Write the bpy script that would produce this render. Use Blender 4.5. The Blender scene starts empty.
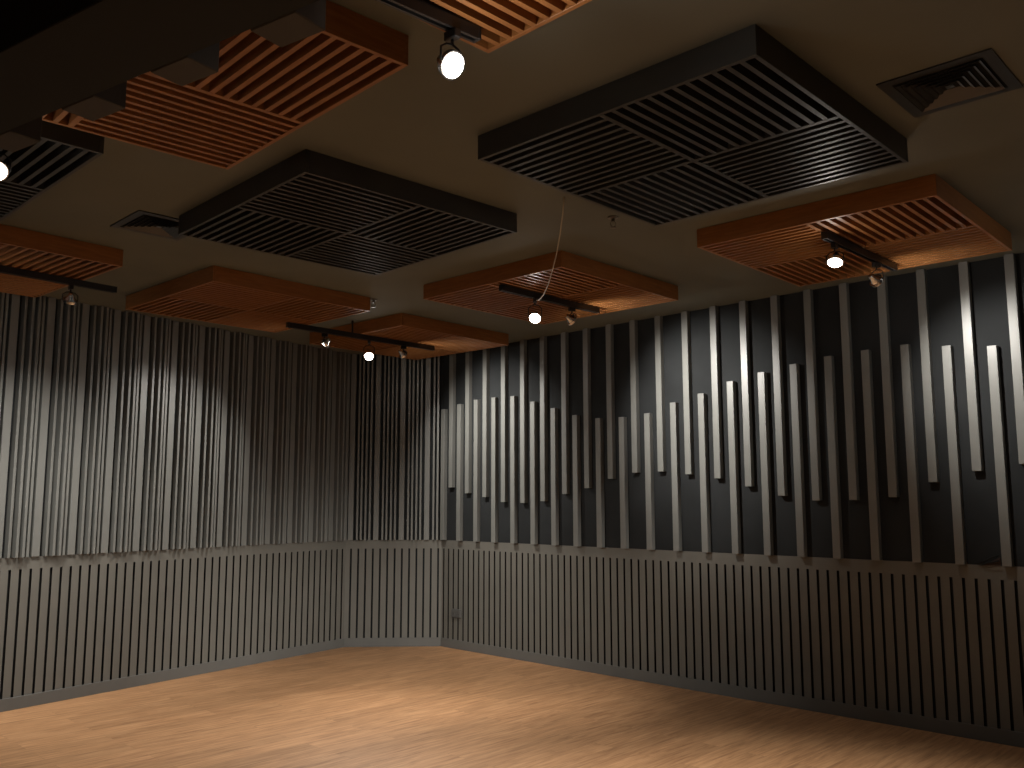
import bpy, bmesh, math, random
from mathutils import Vector, Matrix
from math import sin, cos, radians, pi, atan2

SC = bpy.context.scene
COL = SC.collection
random.seed(4)

# ------------------------------------------------------------------ materials
def new_mat(name):
    m = bpy.data.materials.new(name)
    m.use_nodes = True
    nt = m.node_tree
    b = nt.nodes['Principled BSDF']
    return m, nt, b

def paint(name, col, rough=0.5, spec=0.5, var=0.12, scale=14.0, bump=0.02, metallic=0.0):
    m, nt, b = new_mat(name)
    tc = nt.nodes.new('ShaderNodeTexCoord')
    nz = nt.nodes.new('ShaderNodeTexNoise')
    nz.inputs['Scale'].default_value = scale
    nz.inputs['Detail'].default_value = 4
    nt.links.new(tc.outputs['Object'], nz.inputs['Vector'])
    rp = nt.nodes.new('ShaderNodeValToRGB')
    rp.color_ramp.elements[0].position = 0.3
    rp.color_ramp.elements[1].position = 0.7
    rp.color_ramp.elements[0].color = tuple(c * (1 - var) for c in col) + (1,)
    rp.color_ramp.elements[1].color = tuple(min(1, c * (1 + var)) for c in col) + (1,)
    nt.links.new(nz.outputs['Fac'], rp.inputs['Fac'])
    nt.links.new(rp.outputs['Color'], b.inputs['Base Color'])
    b.inputs['Roughness'].default_value = rough
    b.inputs['Specular IOR Level'].default_value = spec
    b.inputs['Metallic'].default_value = metallic
    if bump:
        bp = nt.nodes.new('ShaderNodeBump')
        bp.inputs['Strength'].default_value = bump
        n2 = nt.nodes.new('ShaderNodeTexNoise')
        n2.inputs['Scale'].default_value = scale * 12
        nt.links.new(tc.outputs['Object'], n2.inputs['Vector'])
        nt.links.new(n2.outputs['Fac'], bp.inputs['Height'])
        nt.links.new(bp.outputs['Normal'], b.inputs['Normal'])
    return m

def wood(name, c_dark, c_light, stretch, rough=0.45, scale=1.0, rot=0.0):
    """plain veneer with grain drawn out along one axis of the object"""
    m, nt, b = new_mat(name)
    tc = nt.nodes.new('ShaderNodeTexCoord')
    mp = nt.nodes.new('ShaderNodeMapping')
    mp.inputs['Scale'].default_value = stretch
    mp.inputs['Rotation'].default_value = (0, 0, rot)
    nt.links.new(tc.outputs['Object'], mp.inputs['Vector'])
    nz = nt.nodes.new('ShaderNodeTexNoise')
    nz.inputs['Scale'].default_value = 6 * scale
    nz.inputs['Detail'].default_value = 6
    nz.inputs['Roughness'].default_value = 0.6
    nz.inputs['Distortion'].default_value = 0.15
    nt.links.new(mp.outputs['Vector'], nz.inputs['Vector'])
    rp = nt.nodes.new('ShaderNodeValToRGB')
    rp.color_ramp.elements[0].position = 0.35
    rp.color_ramp.elements[1].position = 0.68
    rp.color_ramp.elements[0].color = c_dark + (1,)
    rp.color_ramp.elements[1].color = c_light + (1,)
    nt.links.new(nz.outputs['Fac'], rp.inputs['Fac'])
    nt.links.new(rp.outputs['Color'], b.inputs['Base Color'])
    b.inputs['Roughness'].default_value = rough
    b.inputs['Specular IOR Level'].default_value = 0.35
    return m

def floor_mat():
    m, nt, b = new_mat('oak_plank_floor')
    tc = nt.nodes.new('ShaderNodeTexCoord')
    mp = nt.nodes.new('ShaderNodeMapping')
    mp.inputs['Rotation'].default_value = (0, 0, radians(-46))
    nt.links.new(tc.outputs['Object'], mp.inputs['Vector'])
    br = nt.nodes.new('ShaderNodeTexBrick')
    br.offset = 0.37
    br.inputs['Scale'].default_value = 1.0
    br.inputs['Brick Width'].default_value = 1.25
    br.inputs['Row Height'].default_value = 0.16
    br.inputs['Mortar Size'].default_value = 0.0012
    br.inputs['Mortar Smooth'].default_value = 0.2
    br.inputs['Bias'].default_value = 0.0
    br.inputs['Color1'].default_value = (0.40, 0.40, 0.40, 1)
    br.inputs['Color2'].default_value = (0.60, 0.60, 0.60, 1)
    br.inputs['Mortar'].default_value = (0.15, 0.15, 0.15, 1)
    nt.links.new(mp.outputs['Vector'], br.inputs['Vector'])
    ms = nt.nodes.new('ShaderNodeMapping')
    ms.inputs['Scale'].default_value = (1.3, 16, 1)
    nt.links.new(mp.outputs['Vector'], ms.inputs['Vector'])
    # each plank gets its own piece of grain
    add = nt.nodes.new('ShaderNodeVectorMath'); add.operation = 'ADD'
    sc = nt.nodes.new('ShaderNodeVectorMath'); sc.operation = 'SCALE'
    sc.inputs['Scale'].default_value = 37.0
    nt.links.new(br.outputs['Color'], sc.inputs[0])
    nt.links.new(ms.outputs['Vector'], add.inputs[0])
    nt.links.new(sc.outputs['Vector'], add.inputs[1])
    nz = nt.nodes.new('ShaderNodeTexNoise')
    nz.inputs['Scale'].default_value = 2.6
    nz.inputs['Detail'].default_value = 7
    nz.inputs['Roughness'].default_value = 0.62
    nz.inputs['Distortion'].default_value = 0.5
    nt.links.new(add.outputs['Vector'], nz.inputs['Vector'])
    rp = nt.nodes.new('ShaderNodeValToRGB')
    e = rp.color_ramp.elements
    e[0].position = 0.30; e[0].color = (0.25, 0.125, 0.058, 1)
    e[1].position = 0.70; e[1].color = (0.53, 0.305, 0.155, 1)
    x = rp.color_ramp.elements.new(0.5); x.color = (0.41, 0.218, 0.104, 1)
    nt.links.new(nz.outputs['Fac'], rp.inputs['Fac'])
    mx = nt.nodes.new('ShaderNodeMix'); mx.data_type = 'RGBA'; mx.blend_type = 'OVERLAY'
    mx.inputs['Factor'].default_value = 0.45
    nt.links.new(rp.outputs['Color'], mx.inputs['A'])
    nt.links.new(br.outputs['Color'], mx.inputs['B'])
    nt.links.new(mx.outputs['Result'], b.inputs['Base Color'])
    b.inputs['Roughness'].default_value = 0.5
    b.inputs['Specular IOR Level'].default_value = 0.3
    return m

def emit_mat(name, col, strength):
    m, nt, b = new_mat(name)
    b.inputs['Base Color'].default_value = (0.8, 0.8, 0.8, 1)
    b.inputs['Emission Color'].default_value = col + (1,)
    b.inputs['Emission Strength'].default_value = strength
    return m

M = {}
M['slat'] = paint('charcoal_slat_paint', (0.148, 0.150, 0.140), rough=0.40, spec=0.5, var=0.06, scale=5, bump=0.015)
M['dado'] = paint('charcoal_dado_paint', (0.122, 0.117, 0.103), rough=0.6, spec=0.35, var=0.05, scale=4, bump=0.02)
M['slot_shade'] = paint('black_slot_shade', (0.010, 0.009, 0.008), rough=0.9, spec=0.1, var=0.1)
M['base'] = paint('charcoal_baseboard_paint', (0.105, 0.103, 0.096), rough=0.55, spec=0.4, var=0.06, scale=4)
M['felt'] = paint('black_acoustic_cloth', (0.0155, 0.017, 0.018), rough=0.85, spec=0.2, var=0.25, scale=2.2, bump=0.06)
M['plain_wall'] = paint('charcoal_wall_paint', (0.045, 0.044, 0.042), rough=0.7, var=0.08, scale=3)
M['pale_wall'] = paint('grey_wall_paint', (0.30, 0.30, 0.28), rough=0.8, var=0.05, scale=3)
M['ceiling'] = paint('dark_olive_ceiling_paint', (0.140, 0.150, 0.128), rough=0.8, spec=0.25, var=0.08, scale=1.5, bump=0.03)
M['floor'] = floor_mat()
M['panel_dark'] = paint('dark_grey_panel_paint', (0.031, 0.030, 0.027), rough=0.44, spec=0.4, var=0.10, scale=6, bump=0.02)
M['panel_wood_x'] = wood('orange_veneer_along', (0.245, 0.100, 0.030), (0.325, 0.140, 0.044), (1.2, 14, 14))
M['panel_wood_y'] = wood('orange_veneer_across', (0.245, 0.100, 0.030), (0.325, 0.140, 0.044), (14, 1.2, 14))
M['panel_back'] = paint('black_panel_backing', (0.012, 0.010, 0.009), rough=0.9, spec=0.1, var=0.2)
M['black_metal'] = paint('black_track_metal', (0.012, 0.012, 0.013), rough=0.4, spec=0.5, var=0.1)
M['chrome'] = paint('lamp_reflector_metal', (0.75, 0.75, 0.74), rough=0.22, metallic=1.0, var=0.04, bump=0)
M['glow'] = emit_mat('lit_lamp_glass', (1.0, 0.94, 0.86), 40)
M['beam'] = paint('matt_black_beam_paint', (0.006, 0.0064, 0.0053), rough=0.7, spec=0.3, var=0.1, scale=3)
M['block'] = paint('dark_grey_block_paint', (0.040, 0.036, 0.031), rough=0.6, spec=0.35, var=0.1, scale=5)
M['vent'] = paint('dark_grey_vent_metal', (0.022, 0.022, 0.021), rough=0.45, spec=0.5, var=0.08)
M['vent_blade'] = paint('grey_vent_blade_metal', (0.035, 0.035, 0.033), rough=0.3, spec=0.5, var=0.08)
M['socket'] = paint('dark_grey_socket_plastic', (0.075, 0.074, 0.070), rough=0.4, spec=0.5, var=0.05)
M['cord'] = paint('off_white_cord', (0.42, 0.38, 0.30), rough=0.6, var=0.08)
M['brass'] = paint('pale_sprinkler_metal', (0.15, 0.14, 0.12), rough=0.45, metallic=0.6, var=0.05, bump=0)
M['brown'] = paint('bare_brown_board', (0.035, 0.020, 0.016), rough=0.8, var=0.2)

# ------------------------------------------------------------------ helpers
def bx(bm, x0, x1, y0, y1, z0, z1):
    vs = [bm.verts.new(p) for p in ((x0, y0, z0), (x1, y0, z0), (x1, y1, z0), (x0, y1, z0),
                                    (x0, y0, z1), (x1, y0, z1), (x1, y1, z1), (x0, y1, z1))]
    for f in ((3, 2, 1, 0), (4, 5, 6, 7), (0, 1, 5, 4), (1, 2, 6, 5), (2, 3, 7, 6), (3, 0, 4, 7)):
        bm.faces.new([vs[i] for i in f])

def lathe(bm, prof, seg=20, mat=None, cap0=True, cap1=True):
    """prof: (r, z) pairs, turned round z, then moved by mat"""
    rings = []
    for r, z in prof:
        ring = []
        for i in range(seg):
            a = 2 * pi * i / seg
            v = Vector((r * cos(a), r * sin(a), z))
            ring.append(bm.verts.new(mat @ v if mat else v))
        rings.append(ring)
    for a, b in zip(rings, rings[1:]):
        for i in range(seg):
            j = (i + 1) % seg
            bm.faces.new((a[i], a[j], b[j], b[i]))
    if cap0: bm.faces.new(list(reversed(rings[0])))
    if cap1: bm.faces.new(rings[-1])

def tube(bm, pts, r, seg=8):
    pts = [Vector(p) for p in pts]
    rings = []
    for i, p in enumerate(pts):
        d = (pts[min(i + 1, len(pts) - 1)] - pts[max(i - 1, 0)]).normalized()
        ref = Vector((0, 0, 1)) if abs(d.z) < 0.9 else Vector((1, 0, 0))
        a = d.cross(ref).normalized(); b = d.cross(a)
        rings.append([bm.verts.new(p + a * r * cos(2 * pi * k / seg) + b * r * sin(2 * pi * k / seg)) for k in range(seg)])
    for u, v in zip(rings, rings[1:]):
        for k in range(seg):
            j = (k + 1) % seg
            bm.faces.new((u[k], u[j], v[j], v[k]))
    bm.faces.new(list(reversed(rings[0]))); bm.faces.new(rings[-1])

def mesh(name, bm, mat, bevel=0.0, smooth=False):
    bmesh.ops.recalc_face_normals(bm, faces=bm.faces[:])
    if bevel:
        bmesh.ops.bevel(bm, geom=bm.edges[:], offset=bevel, segments=1, affect='EDGES', profile=0.5)
    me = bpy.data.meshes.new(name)
    bm.to_mesh(me); bm.free()
    me.materials.append(mat)
    if smooth:
        for p in me.polygons: p.use_smooth = True
    return me

def link(name, me, parent=None, loc=(0, 0, 0), rotz=0.0):
    o = bpy.data.objects.new(name, me)
    COL.objects.link(o)
    o.location = loc; o.rotation_euler = (0, 0, rotz)
    if parent: o.parent = parent
    return o

def obj(name, bm, mat, parent=None, loc=(0, 0, 0), rotz=0.0, bevel=0.0, smooth=False):
    return link(name, mesh(name, bm, mat, bevel, smooth), parent, loc, rotz)

def tag(o, label, cat, group=None):
    o['label'] = label; o['category'] = cat
    if group: o['group'] = group
    return o

def thing(name, label, cat, loc=(0, 0, 0), rotz=0.0, group=None):
    o = bpy.data.objects.new(name, None)
    o.empty_display_size = 0.1
    COL.objects.link(o)
    o.location = loc; o.rotation_euler = (0, 0, rotz)
    return tag(o, label, cat, group)

def struct(name, bm, mat, loc=(0, 0, 0), rotz=0.0, bevel=0.0):
    o = obj(name, bm, mat, None, loc, rotz, bevel)
    o['kind'] = 'structure'
    return o

def dup(root, loc, rotz, label, group=None):
    r = root.copy(); COL.objects.link(r)
    r.location = loc; r.rotation_euler = (0, 0, rotz)
    r['label'] = label
    if group: r['group'] = group
    for ch in list(root.children):
        c = ch.copy(); COL.objects.link(c); c.parent = r
        for g in list(ch.children):
            d = g.copy(); COL.objects.link(d); d.parent = c
    return r

ORD = ['zeroth', 'first', 'second', 'third', 'fourth', 'fifth', 'sixth', 'seventh', 'eighth', 'ninth', 'tenth',
       'eleventh', 'twelfth', 'thirteenth', 'fourteenth', 'fifteenth', 'sixteenth', 'seventeenth', 'eighteenth',
       'nineteenth', 'twentieth', 'twenty-first', 'twenty-second', 'twenty-third', 'twenty-fourth', 'twenty-fifth', 'twenty-sixth', 'twenty-seventh']

# ------------------------------------------------------------------ the room
ZC = 3.058          # ceiling
ZB = 2.950          # underside of the ceiling panels
ZR = 1.085          # top of the slotted dado
WL = (radians(145.964), 6.7597)      # each wall: direction of its outward normal, distance
WC = (radians(92.433), 9.5676)
WR = (radians(45.038), 6.2325)
def wpt(w, s, off=0.0, z=0.0):
    a, D = w
    return Vector((cos(a) * (D - off) + sin(a) * s, sin(a) * (D - off) - cos(a) * s, z))
def wrot(w): return w[0] - pi / 2     # local x runs along the wall, local y out of the room
L0, L1 = -3.50, 6.9011
C0, C1 = -1.3341, -0.3318
R0, R1 = -7.2667, 4.0
pL, pLC, pCR, pR = wpt(WL, L0), wpt(WL, L1), wpt(WR, R0), wpt(WR, R1)
pB1, pB2 = Vector((-1.2, -5.4, 0)), Vector((1.6, -5.0, 0))

def prism(pts, z0, z1):
    bm = bmesh.new()
    a = [bm.verts.new((p.x, p.y, z0)) for p in pts]; b = [bm.verts.new((p.x, p.y, z1)) for p in pts]
    bm.faces.new(list(reversed(a))); bm.faces.new(b)
    n = len(pts)
    for i in range(n):
        j = (i + 1) % n
        bm.faces.new((a[i], a[j], b[j], b[i]))
    return bm
cen = Vector((0, 2.5, 0))
outer = [p + (p - cen).normalized() * 0.35 for p in (pB1, pB2, pR, pCR, pLC, pL)]
struct('floor', prism(outer, -0.12, 0.0), M['floor'])
struct('ceiling', prism(outer, ZC, ZC + 0.15), M['ceiling'])

def wall_slab(name, w, s0, s1, mat):
    bm = bmesh.new(); bx(bm, s0 - 0.012, s1 + 0.012, 0.022, 0.14, 0.0, ZC)
    return struct(name, bm, mat, wpt(w, 0), wrot(w))
wall_slab('wall_left', WL, L0, L1, M['felt'])
wall_slab('wall_center', WC, C0, C1, M['felt'])
wall_slab('wall_right', WR, R0, R1, M['felt'])
def plain_wall(name, a, b, m):
    d = b - a; ln = d.length
    bm = bmesh.new(); bx(bm, -0.05, ln + 0.05, -0.12, 0.0, 0.0, ZC)
    struct(name, bm, m, a, atan2(d.y, d.x))
plain_wall('wall_behind_left', pL, pB1, M['pale_wall'])
plain_wall('wall_behind', pB1, pB2, M['pale_wall'])
plain_wall('wall_behind_right', pB2, pR, M['plain_wall'])

# slotted dado: one sheet per wall, slots cut right through, plain rail above, baseboard below
def dado(name, label, w, s0, s1, phase, pitch, hw=0.0095):
    bm = bmesh.new()
    zb, zt = 0.06, 0.998
    k = math.ceil((s0 + 0.016 - phase) / pitch)
    x = s0
    while True:
        c = phase + pitch * k
        if c > s1 - 0.016: break
        bx(bm, x, c - hw, 0.0, 0.021, zb, zt)
        x = c + hw; k += 1
    bx(bm, x, s1, 0.0, 0.021, zb, zt)
    bx(bm, s0, s1, 0.0, 0.021, zt, ZR)
    bx(bm, s0, s1, 0.0, 0.021, 0.002, zb)
    o = obj(name, bm, M['dado'], None, wpt(w, 0), wrot(w))
    o.data.materials.append(M['slot_shade'])       # slot side faces coloured black, standing in for shade inside the slots
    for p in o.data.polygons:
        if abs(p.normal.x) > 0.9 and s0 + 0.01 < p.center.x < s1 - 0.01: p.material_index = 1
    return tag(o, label, 'wall panel')
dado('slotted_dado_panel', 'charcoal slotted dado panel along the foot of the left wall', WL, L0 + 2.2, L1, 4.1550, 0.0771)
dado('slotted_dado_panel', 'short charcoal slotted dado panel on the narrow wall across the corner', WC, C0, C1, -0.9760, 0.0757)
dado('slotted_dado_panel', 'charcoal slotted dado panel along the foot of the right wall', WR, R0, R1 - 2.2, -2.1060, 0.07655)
def baseboard(name, w, s0, s1):
    bm = bmesh.new(); bx(bm, s0, s1, -0.012, -0.0005, 0.0, 0.089)
    struct(name, bm, M['base'], wpt(w, 0), wrot(w), bevel=0.002)
baseboard('baseboard_left', WL, L0 + 2.2, L1 - 0.004)
baseboard('baseboard_center', WC, C0 + 0.004, C1 - 0.004)
baseboard('baseboard_right', WR, R0 + 0.004, R1 - 2.2)

# ------------------------------------------------------------------ wall slats
def slat_mesh(name, wd, front, h, back=0.0215):
    bm = bmesh.new(); bx(bm, -wd / 2, wd / 2, -front, back, 0.0, h)
    return mesh(name, bm, M['slat'], bevel=0.0015)
ZS = ZR + 0.0008
HS = ZC - ZS - 0.0008
me_wide = slat_mesh('wide_slat', 0.059, 0.020, HS)
me_outer = slat_mesh('narrow_slat_shallow', 0.0205, 0.033, HS)
me_inner = slat_mesh('narrow_slat_deep', 0.0205, 0.056, HS)
me_wide_c = slat_mesh('wide_slat', 0.054, 0.020, HS)
NARROW = ((0.0715, me_outer), (0.1155, me_inner), (0.1615, me_inner), (0.2045, me_outer))
P_L = 0.27515
kmax = 9
for k in range(-5, kmax + 1):
    s = 4.1830 + P_L * k
    n = kmax - k + 1
    o = link('wide_slat', me_wide, None, wpt(WL, s, 0, ZS), wrot(WL))
    tag(o, 'wide charcoal slat on the left wall above the dado, %s from the corner' % ORD[n], 'wall slat', 'wide slats on the left wall')
    for j, (ds, me) in enumerate(NARROW):
        sn = s + ds * P_L / 0.27
        if sn > L1 - 0.03: continue
        o = link('narrow_slat', me, None, wpt(WL, sn, 0, ZS), wrot(WL))
        tag(o, 'narrow charcoal slat on left wall, %s to the right of %s wide slat from corner' % (ORD[j + 1], ORD[n]),
            'wall slat', 'narrow slats on the left wall')
P_C = 0.2646
for k in range(4):
    s = -1.2880 + P_C * k
    o = link('wide_slat', me_wide_c, None, wpt(WC, s, 0, ZS), wrot(WC))
    tag(o, 'wide charcoal slat on the narrow corner wall, %s from its left end' % ORD[k + 1], 'wall slat', 'wide slats on the corner wall')
    for j, (ds, me) in enumerate(NARROW):
        sn = s + ds * 0.97
        if sn > C1 - 0.05: continue
        o = link('narrow_slat', me, None, wpt(WC, sn, 0, ZS), wrot(WC))
        tag(o, 'narrow charcoal slat on corner wall, %s to the right of its %s wide slat' % (ORD[j + 1], ORD[k + 1]),
            'wall slat', 'narrow slats on the corner wall')

# black cloth panel that covers the right wall above the dado, flush with its face
bm = bmesh.new(); bx(bm, R0 + 0.004, R1 - 0.1, 0.0, 0.0212, ZR + 0.0008, ZC - 0.0008)
tag(obj('cloth_wall_panel', bm, M['felt'], None, wpt(WR, 0), wrot(WR)), 'black cloth panel behind the spaced slats of the right wall', 'wall panel')
GS = (6.2325 - 0.047) / (6.2325 - 0.07)
LOW = [(-7.190, 2.458), (-6.938, 2.493), (-6.680, 2.520), (-6.420, 2.521), (-6.153, 2.513), (-5.884, 2.438), (-5.618, 2.355),
       (-5.350, 2.271), (-5.078, 2.225), (-4.815, 2.218), (-4.541, 2.232), (-4.274, 2.303), (-4.002, 2.356), (-3.731, 2.430),
       (-3.458, 2.475), (-3.190, 2.509), (-2.918, 2.538), (-2.643, 2.549), (-2.368, 2.555), (-2.097, 2.513), (-1.822, 2.480), (-1.550, 2.43), (-1.277, 2.36), (-1.005, 2.29), (-0.732, 2.24), (-0.460, 2.23)]
UP = [(-7.064, 1.631), (-6.810, 1.569), (-6.549, 1.530), (-6.284, 1.480), (-6.018, 1.472), (-5.753, 1.490), (-5.481, 1.554),
      (-5.214, 1.605), (-4.945, 1.685), (-4.678, 1.731), (-4.411, 1.734), (-4.140, 1.705), (-3.868, 1.668), (-3.598, 1.602),
      (-3.326, 1.529), (-3.056, 1.494), (-2.780, 1.497), (-2.503, 1.517), (-2.234, 1.614), (-1.960, 1.681), (-1.685, 1.718), (-1.41, 1.745), (-1.141, 1.72), (-0.868, 1.66), (-0.596, 1.59), (-0.323, 1.52)]
for i, (s, zt) in enumerate(LOW):
    o = link('standing_slat', slat_mesh('standing_slat', 0.0565, 0.047, zt - ZS, -0.0006), None, wpt(WR, s * GS, 0, ZS), wrot(WR))
    tag(o, 'charcoal slat rising from the dado on the right wall, %s from the corner' % ORD[i + 1], 'wall slat', 'slats rising from the dado')
for i, (s, zb) in enumerate(UP):
    o = link('hanging_slat', slat_mesh('hanging_slat', 0.0565, 0.047, ZC - 0.0008 - zb, -0.0006), None, wpt(WR, s * GS, 0, zb), wrot(WR))
    tag(o, 'charcoal slat hanging from the ceiling on the right wall, %s from the corner' % ORD[i + 1], 'wall slat', 'slats hanging from the ceiling line')

# loose corner of the black cloth beside the last slat
cl = thing('cloth_flap', 'loose lifted corner of black cloth at the bottom right of the right wall', 'cloth', wpt(WR, -1.900, 0.0222, ZR), wrot(WR))
bm = bmesh.new()
tube(bm, [(-0.105, 0.010, 0.006), (-0.06, 0.000, 0.030), (-0.02, -0.006, 0.052), (0.022, -0.004, 0.066)], 0.006, 8)
tube(bm, [(-0.080, 0.004, 0.005), (-0.03, -0.010, 0.020), (0.022, -0.012, 0.032)], 0.004, 8)
obj('folded_hem', bm, M['felt'], cl, smooth=True)
bm = bmesh.new()
v = [bm.verts.new(p) for p in ((-0.075, 0.0212, 0.001), (0.024, 0.0212, 0.001), (0.024, 0.0212, 0.055),
                               (-0.075, 0.0180, 0.001), (0.024, 0.0180, 0.001), (0.024, 0.0180, 0.055))]
for f in ((0, 1, 2), (5, 4, 3), (0, 3, 4, 1), (1, 4, 5, 2), (2, 5, 3, 0)): bm.faces.new([v[i] for i in f])
obj('bare_board', bm, M['brown'], cl)['label'] = 'bare brown board'

# double socket low on the right wall
so = thing('wall_outlet', 'dark grey double socket on the dado near the corner', 'socket', wpt(WR, -7.019, 0.0, 0.352), wrot(WR))
bm = bmesh.new(); bx(bm, -0.073, 0.073, -0.020, -0.0004, -0.044, 0.044)
obj('back_box', bm, M['socket'], so, bevel=0.004)
for sx in (-0.036, 0.036):
    bm = bmesh.new(); bx(bm, sx - 0.030, sx + 0.030, -0.025, -0.0205, -0.034, 0.034)
    f = obj('socket_face', bm, M['socket'], so, bevel=0.002)
    bm = bmesh.new()
    for hx, hz in ((-0.009, -0.006), (0.009, -0.006), (0, 0.010)):
        bx(bm, sx + hx - 0.0022, sx + hx + 0.0022, -0.0256, -0.0251, hz - 0.005, hz + 0.005)
    obj('pin_holes', bm, M['black_metal'], f)

# ------------------------------------------------------------------ slatted ceiling panels
PS = 1.32
PT = ZC - ZB
def panel_proto(label, mx, my, group):
    t = thing('slatted_ceiling_panel', label, 'ceiling panel', (0, 0, ZC), 0, group)
    h = PS / 2; tk = 0.018; zt = -0.0008; zb = -PT
    bm = bmesh.new()
    bx(bm, -h, h, -h, -h + tk, zb, zt); bx(bm, -h, h, h - tk, h, zb, zt)
    obj('side_board', bm, mx, t, bevel=0.0012)
    bm = bmesh.new()
    bx(bm, -h, -h + tk, -h + tk, h - tk, zb, zt); bx(bm, h - tk, h, -h + tk, h - tk, zb, zt)
    obj('end_board', bm, my, t, bevel=0.0012)
    bm = bmesh.new(); bx(bm, -h + tk, h - tk, -h + tk, h - tk, -0.012, -0.002)
    obj('backing_board', bm, M['panel_back'], t)
    d = 0.011
    bm = bmesh.new()
    bx(bm, -h + tk, h - tk, -d, d, zb, -0.012)
    obj('divider', bm, mx, t)
    bm = bmesh.new()
    bx(bm, -d, d, -h + tk, -d, zb, -0.012); bx(bm, -d, d, d, h - tk, zb, -0.012)
    obj('divider', bm, my, t)
    # L and R quarters run along x, N and F quarters along y
    ng = 12; sw = 0.0195
    def quarter(x0, x1, y0, y1, along_x):
        bm = bmesh.new()
        ln = (y1 - y0) if along_x else (x1 - x0)
        gap = (ln - (ng - 1) * sw) / ng
        for i in range(ng - 1):
            a = gap * (i + 1) + sw * i
            if along_x: bx(bm, x0, x1, y0 + a, y0 + a + sw, zb + 0.0005, zb + 0.062)
            else: bx(bm, x0 + a, x0 + a + sw, y0, y1, zb + 0.0005, zb + 0.062)
        obj('slat_grid', bm, mx if along_x else my, t)
    e = h - tk
    quarter(-e, -d, -e, -d, True)
    quarter(d, e, -e, -d, False)
    quarter(d, e, d, e, True)
    quarter(-e, -d, d, e, False)
    return t
DARK = [((0.7866, 3.7094), -43.93, 'dark grey slatted ceiling panel, the large one nearest the square vent at upper right'),
        ((-0.9040, 4.7656), -46.0, 'dark grey slatted ceiling panel in the middle of the left half of the ceiling'),
        ((-2.654, 3.603), -43.9, 'dark grey slatted ceiling panel at the left edge, half hidden by the black beam')]
WOOD = [((2.0066, 5.0810), -42.91, 'orange wood slatted ceiling panel at far right, above the right wall slats'),
        ((0.2878, 6.4089), -43.51, 'orange wood slatted ceiling panel above the short track with the hanging cord'),
        ((-0.9640, 8.3035), -42.46, 'orange wood slatted ceiling panel farthest away, in front of the corner'),
        ((-2.0284, 6.7639), -42.82, 'orange wood slatted ceiling panel over the middle of the left wall'),
        ((-3.366, 5.394), -40.9, 'orange wood slatted ceiling panel cut off by the left edge of the photo'),
        ((-1.2804, 2.8742), -46.48, 'orange wood slatted ceiling panel at upper left, partly behind the black beam'),
        ((-0.0766, 1.8357), -45.03, 'orange wood slatted ceiling panel cut off at the top beside the nearest lamp')]
for lst, mx, my, grp in ((DARK, M['panel_dark'], M['panel_dark'], 'dark slatted ceiling panels'),
                         (WOOD, M['panel_wood_x'], M['panel_wood_y'], 'orange slatted ceiling panels')):
    p0 = None
    for (x, y), th, lab in lst:
        if p0 is None:
            p0 = panel_proto(lab, mx, my, grp)
            p0.location = (x, y, ZC); p0.rotation_euler = (0, 0, radians(th))
        else:
            dup(p0, (x, y, ZC), radians(th), lab)

# ------------------------------------------------------------------ black beam with blocks, upper left
bd = radians(-33.0)
bdir = Vector((cos(bd), sin(bd), 0))
borg = Vector((-0.774, 2.234, 2.70))          # on its far lower edge
be = thing('ceiling_beam', 'black boxed beam with square blocks beneath, hung across the upper left', 'beam', borg, bd)
bm = bmesh.new(); bx(bm, -3.6, 0.64, -0.29, 0.0, 0.0, 0.205)
obj('beam_box', bm, M['beam'], be, bevel=0.003)
for xr, ln in ((0.283, 0.165), (-0.133, 0.163), (-0.568, 0.172), (-1.040, 0.172)):
    bm = bmesh.new(); bx(bm, xr - ln, xr, 0.0005, 0.108, -0.001, 0.165)
    k = obj('square_block', bm, M['block'], be, bevel=0.003)
    bm = bmesh.new()
    lathe(bm, [(0.006, 0), (0.006, 0.005), (0.003, 0.008)], 10, Matrix.Translation((xr - ln * 0.55, 0.108, 0.012)) @ Matrix.Rotation(-pi / 2, 4, 'X'))
    lathe(bm, [(0.006, 0), (0.006, 0.005), (0.003, 0.008)], 10, Matrix.Translation((xr - ln, 0.060, 0.012)) @ Matrix.Rotation(-pi / 2, 4, 'Y'))
    obj('glint_stud', bm, M['chrome'], k)  # chrome studs added to stand in for glints on the block edges
for hx in (-2.9, -1.5):
    bm = bmesh.new(); bx(bm, hx - 0.02, hx + 0.02, -0.165, -0.125, 0.2055, ZC - 2.70 - 0.001)
    obj('hanger', bm, M['beam'], be)

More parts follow.
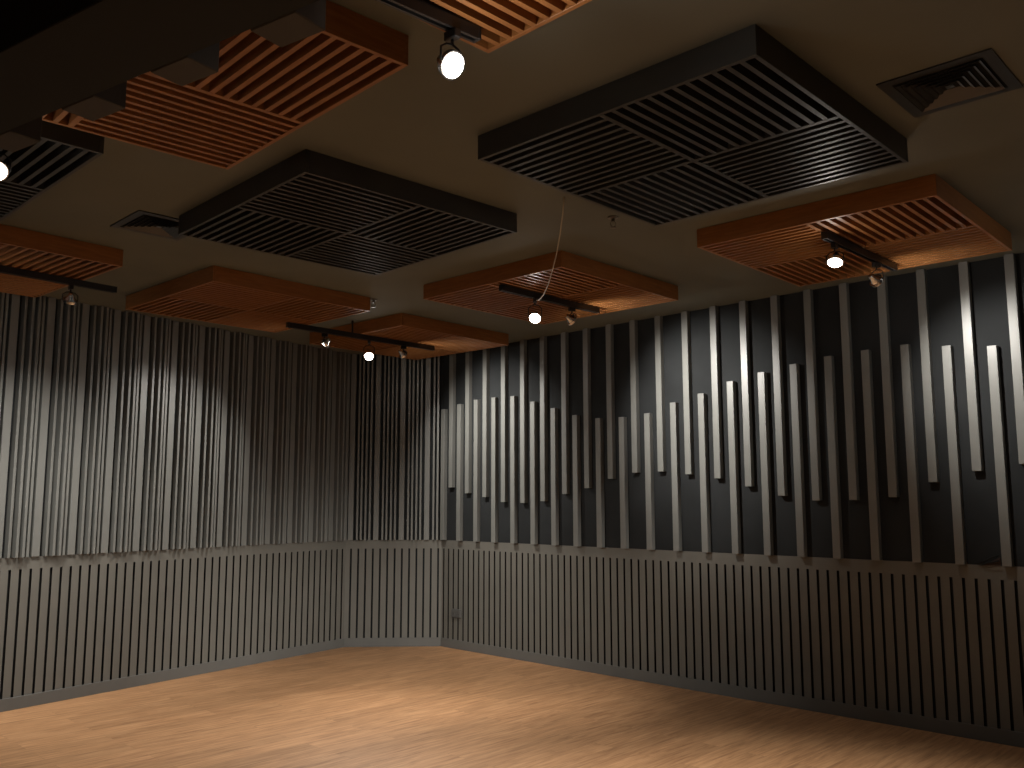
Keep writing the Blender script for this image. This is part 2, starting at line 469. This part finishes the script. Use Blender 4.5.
# ------------------------------------------------------------------ ceiling vents
def vent(label, x, y, rot):
    v = thing('ceiling_vent', label, 'vent', (x, y, ZC), rot, 'square ceiling vents')
    h = 0.20
    def ring(bm, ro, zo, ri, zi, t=0.002):
        q = ((-1, -1), (1, -1), (1, 1), (-1, 1))
        a = [bm.verts.new((sx * ro, sy * ro, zo)) for sx, sy in q]
        b = [bm.verts.new((sx * ri, sy * ri, zi)) for sx, sy in q]
        c = [bm.verts.new((sx * ri, sy * ri, zi + t)) for sx, sy in q]
        d = [bm.verts.new((sx * ro, sy * ro, zo + t)) for sx, sy in q]
        for i in range(4):
            j = (i + 1) % 4
            for s0, s1 in ((a, b), (b, c), (c, d), (d, a)): bm.faces.new((s0[i], s0[j], s1[j], s1[i]))
    bm = bmesh.new(); ring(bm, h, -0.0065, 0.158, -0.0065, 0.005)
    obj('flange', bm, M['vent'], v)
    bm = bmesh.new(); bx(bm, -0.157, 0.157, -0.157, 0.157, -0.0025, -0.0008)
    obj('dark_throat', bm, M['felt'], v)
    for i in range(5):
        r = 0.150 - i * 0.027
        bm = bmesh.new(); ring(bm, r, -0.0130, r - 0.012, -0.0045, 0.0012)
        obj('louver', bm, M['vent_blade'], v)
    bm = bmesh.new(); bx(bm, -0.014, 0.014, -0.014, 0.014, -0.009, -0.007)
    obj('center_plate', bm, M['vent_blade'], v)
    return v
vent('dark square four-way vent in the ceiling at upper right', 1.660, 3.219, radians(-43.5))
vent('dark square vent in the ceiling at left, against the dark grey panel', -2.013, 4.958, radians(-45))

# ------------------------------------------------------------------ sprinklers
def sprinkler(label, x, y):
    s = thing('ceiling_sprinkler', label, 'sprinkler', (x, y, ZC), 0.4, 'ceiling sprinklers')
    bm = bmesh.new(); lathe(bm, [(0.032, -0.0008), (0.030, -0.006), (0.012, -0.010)], 20); obj('escutcheon', bm, M['brass'], s)
    bm = bmesh.new()
    lathe(bm, [(0.009, -0.0105), (0.009, -0.026)], 12)
    for sx in (-1, 1): tube(bm, [(sx * 0.008, 0, -0.024), (sx * 0.017, 0, -0.036), (sx * 0.012, 0, -0.052), (0, 0, -0.060)], 0.0022, 6)
    obj('yoke_frame', bm, M['brass'], s)
    bm = bmesh.new(); lathe(bm, [(0.004, -0.058), (0.018, -0.0615), (0.018, -0.063)], 16); obj('deflector', bm, M['brass'], s)
sprinkler('small metal ceiling sprinkler beside the big dark panel, right of the cord', 0.562, 4.814)
sprinkler('small metal ceiling sprinkler between the two orange panels near the corner', -1.083, 6.867)

# ------------------------------------------------------------------ lighting tracks
ZT = 2.908        # underside of the rails
def track(label, a, b, stem=None):
    a = Vector((a[0], a[1], 0)); b = Vector((b[0], b[1], 0)); d = b - a
    t = thing('lighting_track_rail', label, 'light track', (a.x, a.y, ZT), atan2(d.y, d.x), 'lighting tracks')
    L = d.length
    bm = bmesh.new()
    bx(bm, 0.012, L - 0.012, -0.017, 0.017, 0.012, 0.0410)
    bx(bm, 0.012, L - 0.012, -0.017, -0.007, 0.0, 0.012); bx(bm, 0.012, L - 0.012, 0.007, 0.017, 0.0, 0.012)
    obj('rail', bm, M['black_metal'], t)
    for x0 in (0.0, L - 0.012):
        bm = bmesh.new(); bx(bm, x0, x0 + 0.012, -0.018, 0.018, -0.0005, 0.0412); obj('end_cap', bm, M['black_metal'], t, bevel=0.002)
    if stem is not None:
        bm = bmesh.new(); lathe(bm, [(0.008, 0.0411), (0.008, ZC - ZT - 0.001)], 10, Matrix.Translation((stem, 0, 0)))
        obj('hanging_stem', bm, M['black_metal'], t)
    return t
track('black track at top of photo under the nearest orange panel', (-0.80, 1.99), (-0.104, 2.615))
track('black track under the far right orange panel', (1.70, 4.732), (2.377, 5.425))
track('short black track carrying two lamps under the middle orange panel', (-0.077, 5.941), (0.655, 6.687))
track('black track carrying three lamps near the corner', (-1.846, 7.220), (-0.745, 8.392), 0.66)
track('black track cut off at the left edge, under the left orange panel', (-3.75, 4.73), (-2.712, 6.001))
track('black track outside the left edge under the dark panel', (-2.62, 2.80), (-1.99, 3.43))

def spotlight(label, x, y, z, aim, spot, point, ang=75, blend=1.0, lit=True, wide=0):
    """track head: adapter, stem, yoke, lamp with lit glass; its light sits just in front of the glass"""
    q = Vector((x, y, z)); d = (Vector(aim) - q).normalized()
    yaw = atan2(d.y, d.x)
    t = thing('spotlight', label, 'spotlight', (x, y, ZT), yaw, 'track spotlights')
    dz = z - ZT
    bm = bmesh.new(); bx(bm, -0.026, 0.026, -0.013, 0.013, -0.030, -0.001)
    obj('adapter', bm, M['black_metal'], t, bevel=0.003)
    el = math.asin(max(-1, min(1, d.z)))
    # lamp axis in local frame: x forward, tilted by el
    R = Matrix.Translation((0, 0, dz)) @ Matrix.Rotation(pi / 2 - el, 4, 'Y')
    # reflector: narrow back, wide front (front glass at +z of lamp frame)
    bm = bmesh.new()
    lathe(bm, [(0.009, -0.062), (0.016, -0.060), (0.018, -0.040), (0.024, -0.032), (0.034, -0.010), (0.0385, 0.0)], 24, R, True, False)
    body = obj('reflector', bm, M['chrome'], t, smooth=True); body['label'] = 'silver reflector lamp'
    bm = bmesh.new()
    lathe(bm, [(0.0385, -0.012), (0.0435, -0.012), (0.0435, 0.006), (0.0385, 0.006), (0.0385, -0.012)], 24, R, False, False)
    obj('front_ring', bm, M['chrome'], t, smooth=False)
    if lit:
        bm = bmesh.new(); lathe(bm, [(0.0375, 0.0), (0.030, 0.006), (0.015, 0.009)], 24, R)
        g = obj('lit_glass', bm, M['glow'], t, smooth=True); g['label'] = 'glowing white lamp face'
    bm = bmesh.new()
    zt = -0.045
    tube(bm, [(0, 0, -0.029), (0, 0, zt)], 0.005, 8)
    for sy in (-1, 1):
        tube(bm, [(0, 0, zt), (0, sy * 0.026, zt - 0.006), (0, sy * 0.046, zt - 0.022), (0, sy * 0.047, dz)], 0.0035, 6)
    obj('yoke', bm, M['black_metal'], t, smooth=True)
    if spot:
        ld = bpy.data.lights.new('spot_beam', 'SPOT'); ld.energy = spot; ld.color = (1.0, 0.955, 0.885)
        ld.spot_size = radians(ang); ld.spot_blend = blend; ld.shadow_soft_size = 0.03
        lo = bpy.data.objects.new('spot_beam', ld); COL.objects.link(lo); lo.parent = t
        Rd = Matrix.Rotation(-yaw, 4, 'Z').to_3x3() @ d
        lo.location = Vector((0, 0, dz)) + Rd * 0.045
        lo.rotation_euler = Rd.to_track_quat('-Z', 'Y').to_euler()
    if wide:
        ld = bpy.data.lights.new('wide_spill', 'SPOT'); ld.energy = wide; ld.color = (1.0, 0.93, 0.83)
        ld.spot_size = radians(178); ld.spot_blend = 0.6; ld.shadow_soft_size = 0.03
        lo = bpy.data.objects.new('wide_spill', ld); COL.objects.link(lo); lo.parent = t
        Rd = Matrix.Rotation(-yaw, 4, 'Z').to_3x3() @ d
        lo.location = Vector((0, 0, dz)) + Rd * 0.045
        lo.rotation_euler = Rd.to_track_quat('-Z', 'Y').to_euler()
    if point:
        ld = bpy.data.lights.new('bulb_glow', 'POINT'); ld.energy = point; ld.color = (1.0, 0.92, 0.82)
        ld.shadow_soft_size = 0.03
        lo = bpy.data.objects.new('bulb_glow', ld); COL.objects.link(lo); lo.parent = t
        Rd = Matrix.Rotation(-yaw, 4, 'Z').to_3x3() @ d
        lo.location = Vector((0, 0, dz)) + Rd * 0.045
    return t

# facing the camera side of the room
spotlight('lit spotlight nearest the camera, at the top of the photo', -0.179, 2.549, 2.798, (1.2, 1.3, 1.5), 200, 1.6, 80, wide=7)
spotlight('brightest lit spotlight under the far right orange panel', 1.785, 4.819, 2.802, (1.2, 4.0, 0.9), 330, 2.2, 110, wide=5)
spotlight('lit spotlight hanging beside the cord on the middle track', 0.162, 6.185, 2.769, (0.05, 4.6, 1.4), 230, 0.3, 88, wide=0.5)
spotlight('lit spotlight in the middle of the three-lamp track', -1.267, 7.836, 2.766, (-1.0, 6.2, 1.2), 300, 0.4, 90, wide=0.6)
spotlight('lit spotlight half cut off by the left edge of the photo', -2.030, 3.390, 2.790, (-1.2, 1.6, 0.9), 260, 1.2, 80, wide=1.5)
# turned to the walls
spotlight('spotlight seen from behind beside the brightest lamp', 2.180, 5.223, 2.794, (3.25, 5.70, 2.15), 100, 0, 75, wide=5)
spotlight('right-hand spotlight of the two-lamp middle track, turned to the wall', 0.442, 6.470, 2.812, (1.52, 7.22, 2.2), 230, 0, 75, wide=5)
spotlight('left spotlight of the three-lamp track, turned to the left wall', -1.590, 7.492, 2.815, (-2.85, 7.55, 1.55), 125, 0, 82, wide=1)
spotlight('right spotlight of the three-lamp track, turned to the corner', -0.996, 8.125, 2.825, (-0.20, 8.92, 2.05), 190, 0, 90, wide=4)
spotlight('spotlight on the left edge track, turned to the left wall', -2.905, 5.768, 2.800, (-3.60, 6.65, 1.25), 80, 0, 85, wide=1)
# unseen lamps and tracks, added to brighten the walls and floor
spotlight('added fill spotlight outside the left edge on the left track, turned to the left wall', -3.55, 4.977, 2.80, (-4.4, 6.1, 1.2), 40, 0, 95)
spotlight('added fill spotlight outside the left edge on the left track, turned to the floor', -3.28, 5.309, 2.79, (-2.5, 6.6, 0.0), 190, 0, 95)
spotlight('added fill spotlight outside the left edge on the left track, turned to the right wall', -3.42, 5.137, 2.79, (0.3, 8.2, 0.6), 270, 0, 52)
track('added black track outside the top edge, under the nearest orange panel', (-0.10, 1.15), (0.52, 1.78))  # unseen track, added to carry the fill lamp for the corner
spotlight('added fill spotlight outside the top edge, turned to the far corner', 0.20, 1.455, 2.79, (-1.35, 8.6, 0.0), 600, 0, 34)
track('added black track outside the right edge, hung from the ceiling', (3.20, 3.90), (3.80, 4.50), 0.42)  # unseen track, added to carry two fill lamps
spotlight('added fill spotlight outside the right edge, turned to the left wall', 3.50, 4.20, 2.79, (-2.9, 7.4, 0.55), 440, 0, 38)
spotlight('added fill spotlight outside the right edge, turned to the floor by the corner', 3.35, 4.05, 2.79, (-1.0, 8.3, 0.0), 900, 0, 34)

# cord from the ceiling to the middle track
def cordpts():
    P = [(0.271, 4.482, 3.0575), (0.268, 4.55, 2.995), (0.262, 4.72, 2.93), (0.255, 4.95, 2.895), (0.245, 5.22, 2.868),
         (0.230, 5.52, 2.850), (0.210, 5.82, 2.850), (0.185, 6.05, 2.868), (0.172, 6.150, 2.888)]
    return P
bm = bmesh.new(); tube(bm, cordpts(), 0.0035, 8)
tag(obj('lamp_cord', bm, M['cord'], smooth=True), 'thin pale cord looping from the ceiling down to the middle track', 'cord')

# ------------------------------------------------------------------ world, camera, view
w = bpy.data.worlds.new('World'); SC.world = w; w.use_nodes = True
w.node_tree.nodes['Background'].inputs['Color'].default_value = (0.0, 0.0, 0.0, 1)
w.node_tree.nodes['Background'].inputs['Strength'].default_value = 0.0
cd = bpy.data.cameras.new('camera'); cam = bpy.data.objects.new('camera', cd); COL.objects.link(cam)
cd.sensor_fit = 'HORIZONTAL'; cd.sensor_width = 36.0; cd.lens = 895.586 / 1024 * 36.0; cd.clip_start = 0.05
f = Vector((0, cos(radians(7.3806)), sin(radians(7.3806))))
cam.location = (0, 0, 1.5)
cam.rotation_euler = f.to_track_quat('-Z', 'Y').to_euler()
cam.rotation_euler.rotate_axis('Z', radians(-0.068))
SC.camera = cam
SC.view_settings.view_transform = 'Standard'; SC.view_settings.look = 'None'
SC.view_settings.gamma = 1.0; SC.view_settings.use_curve_mapping = False
SC.view_settings.exposure = 0.0
SC.cycles.use_denoising = True
SC.cycles.max_bounces = 8; SC.cycles.diffuse_bounces = 5
SC.cycles.sample_clamp_indirect = 4.0
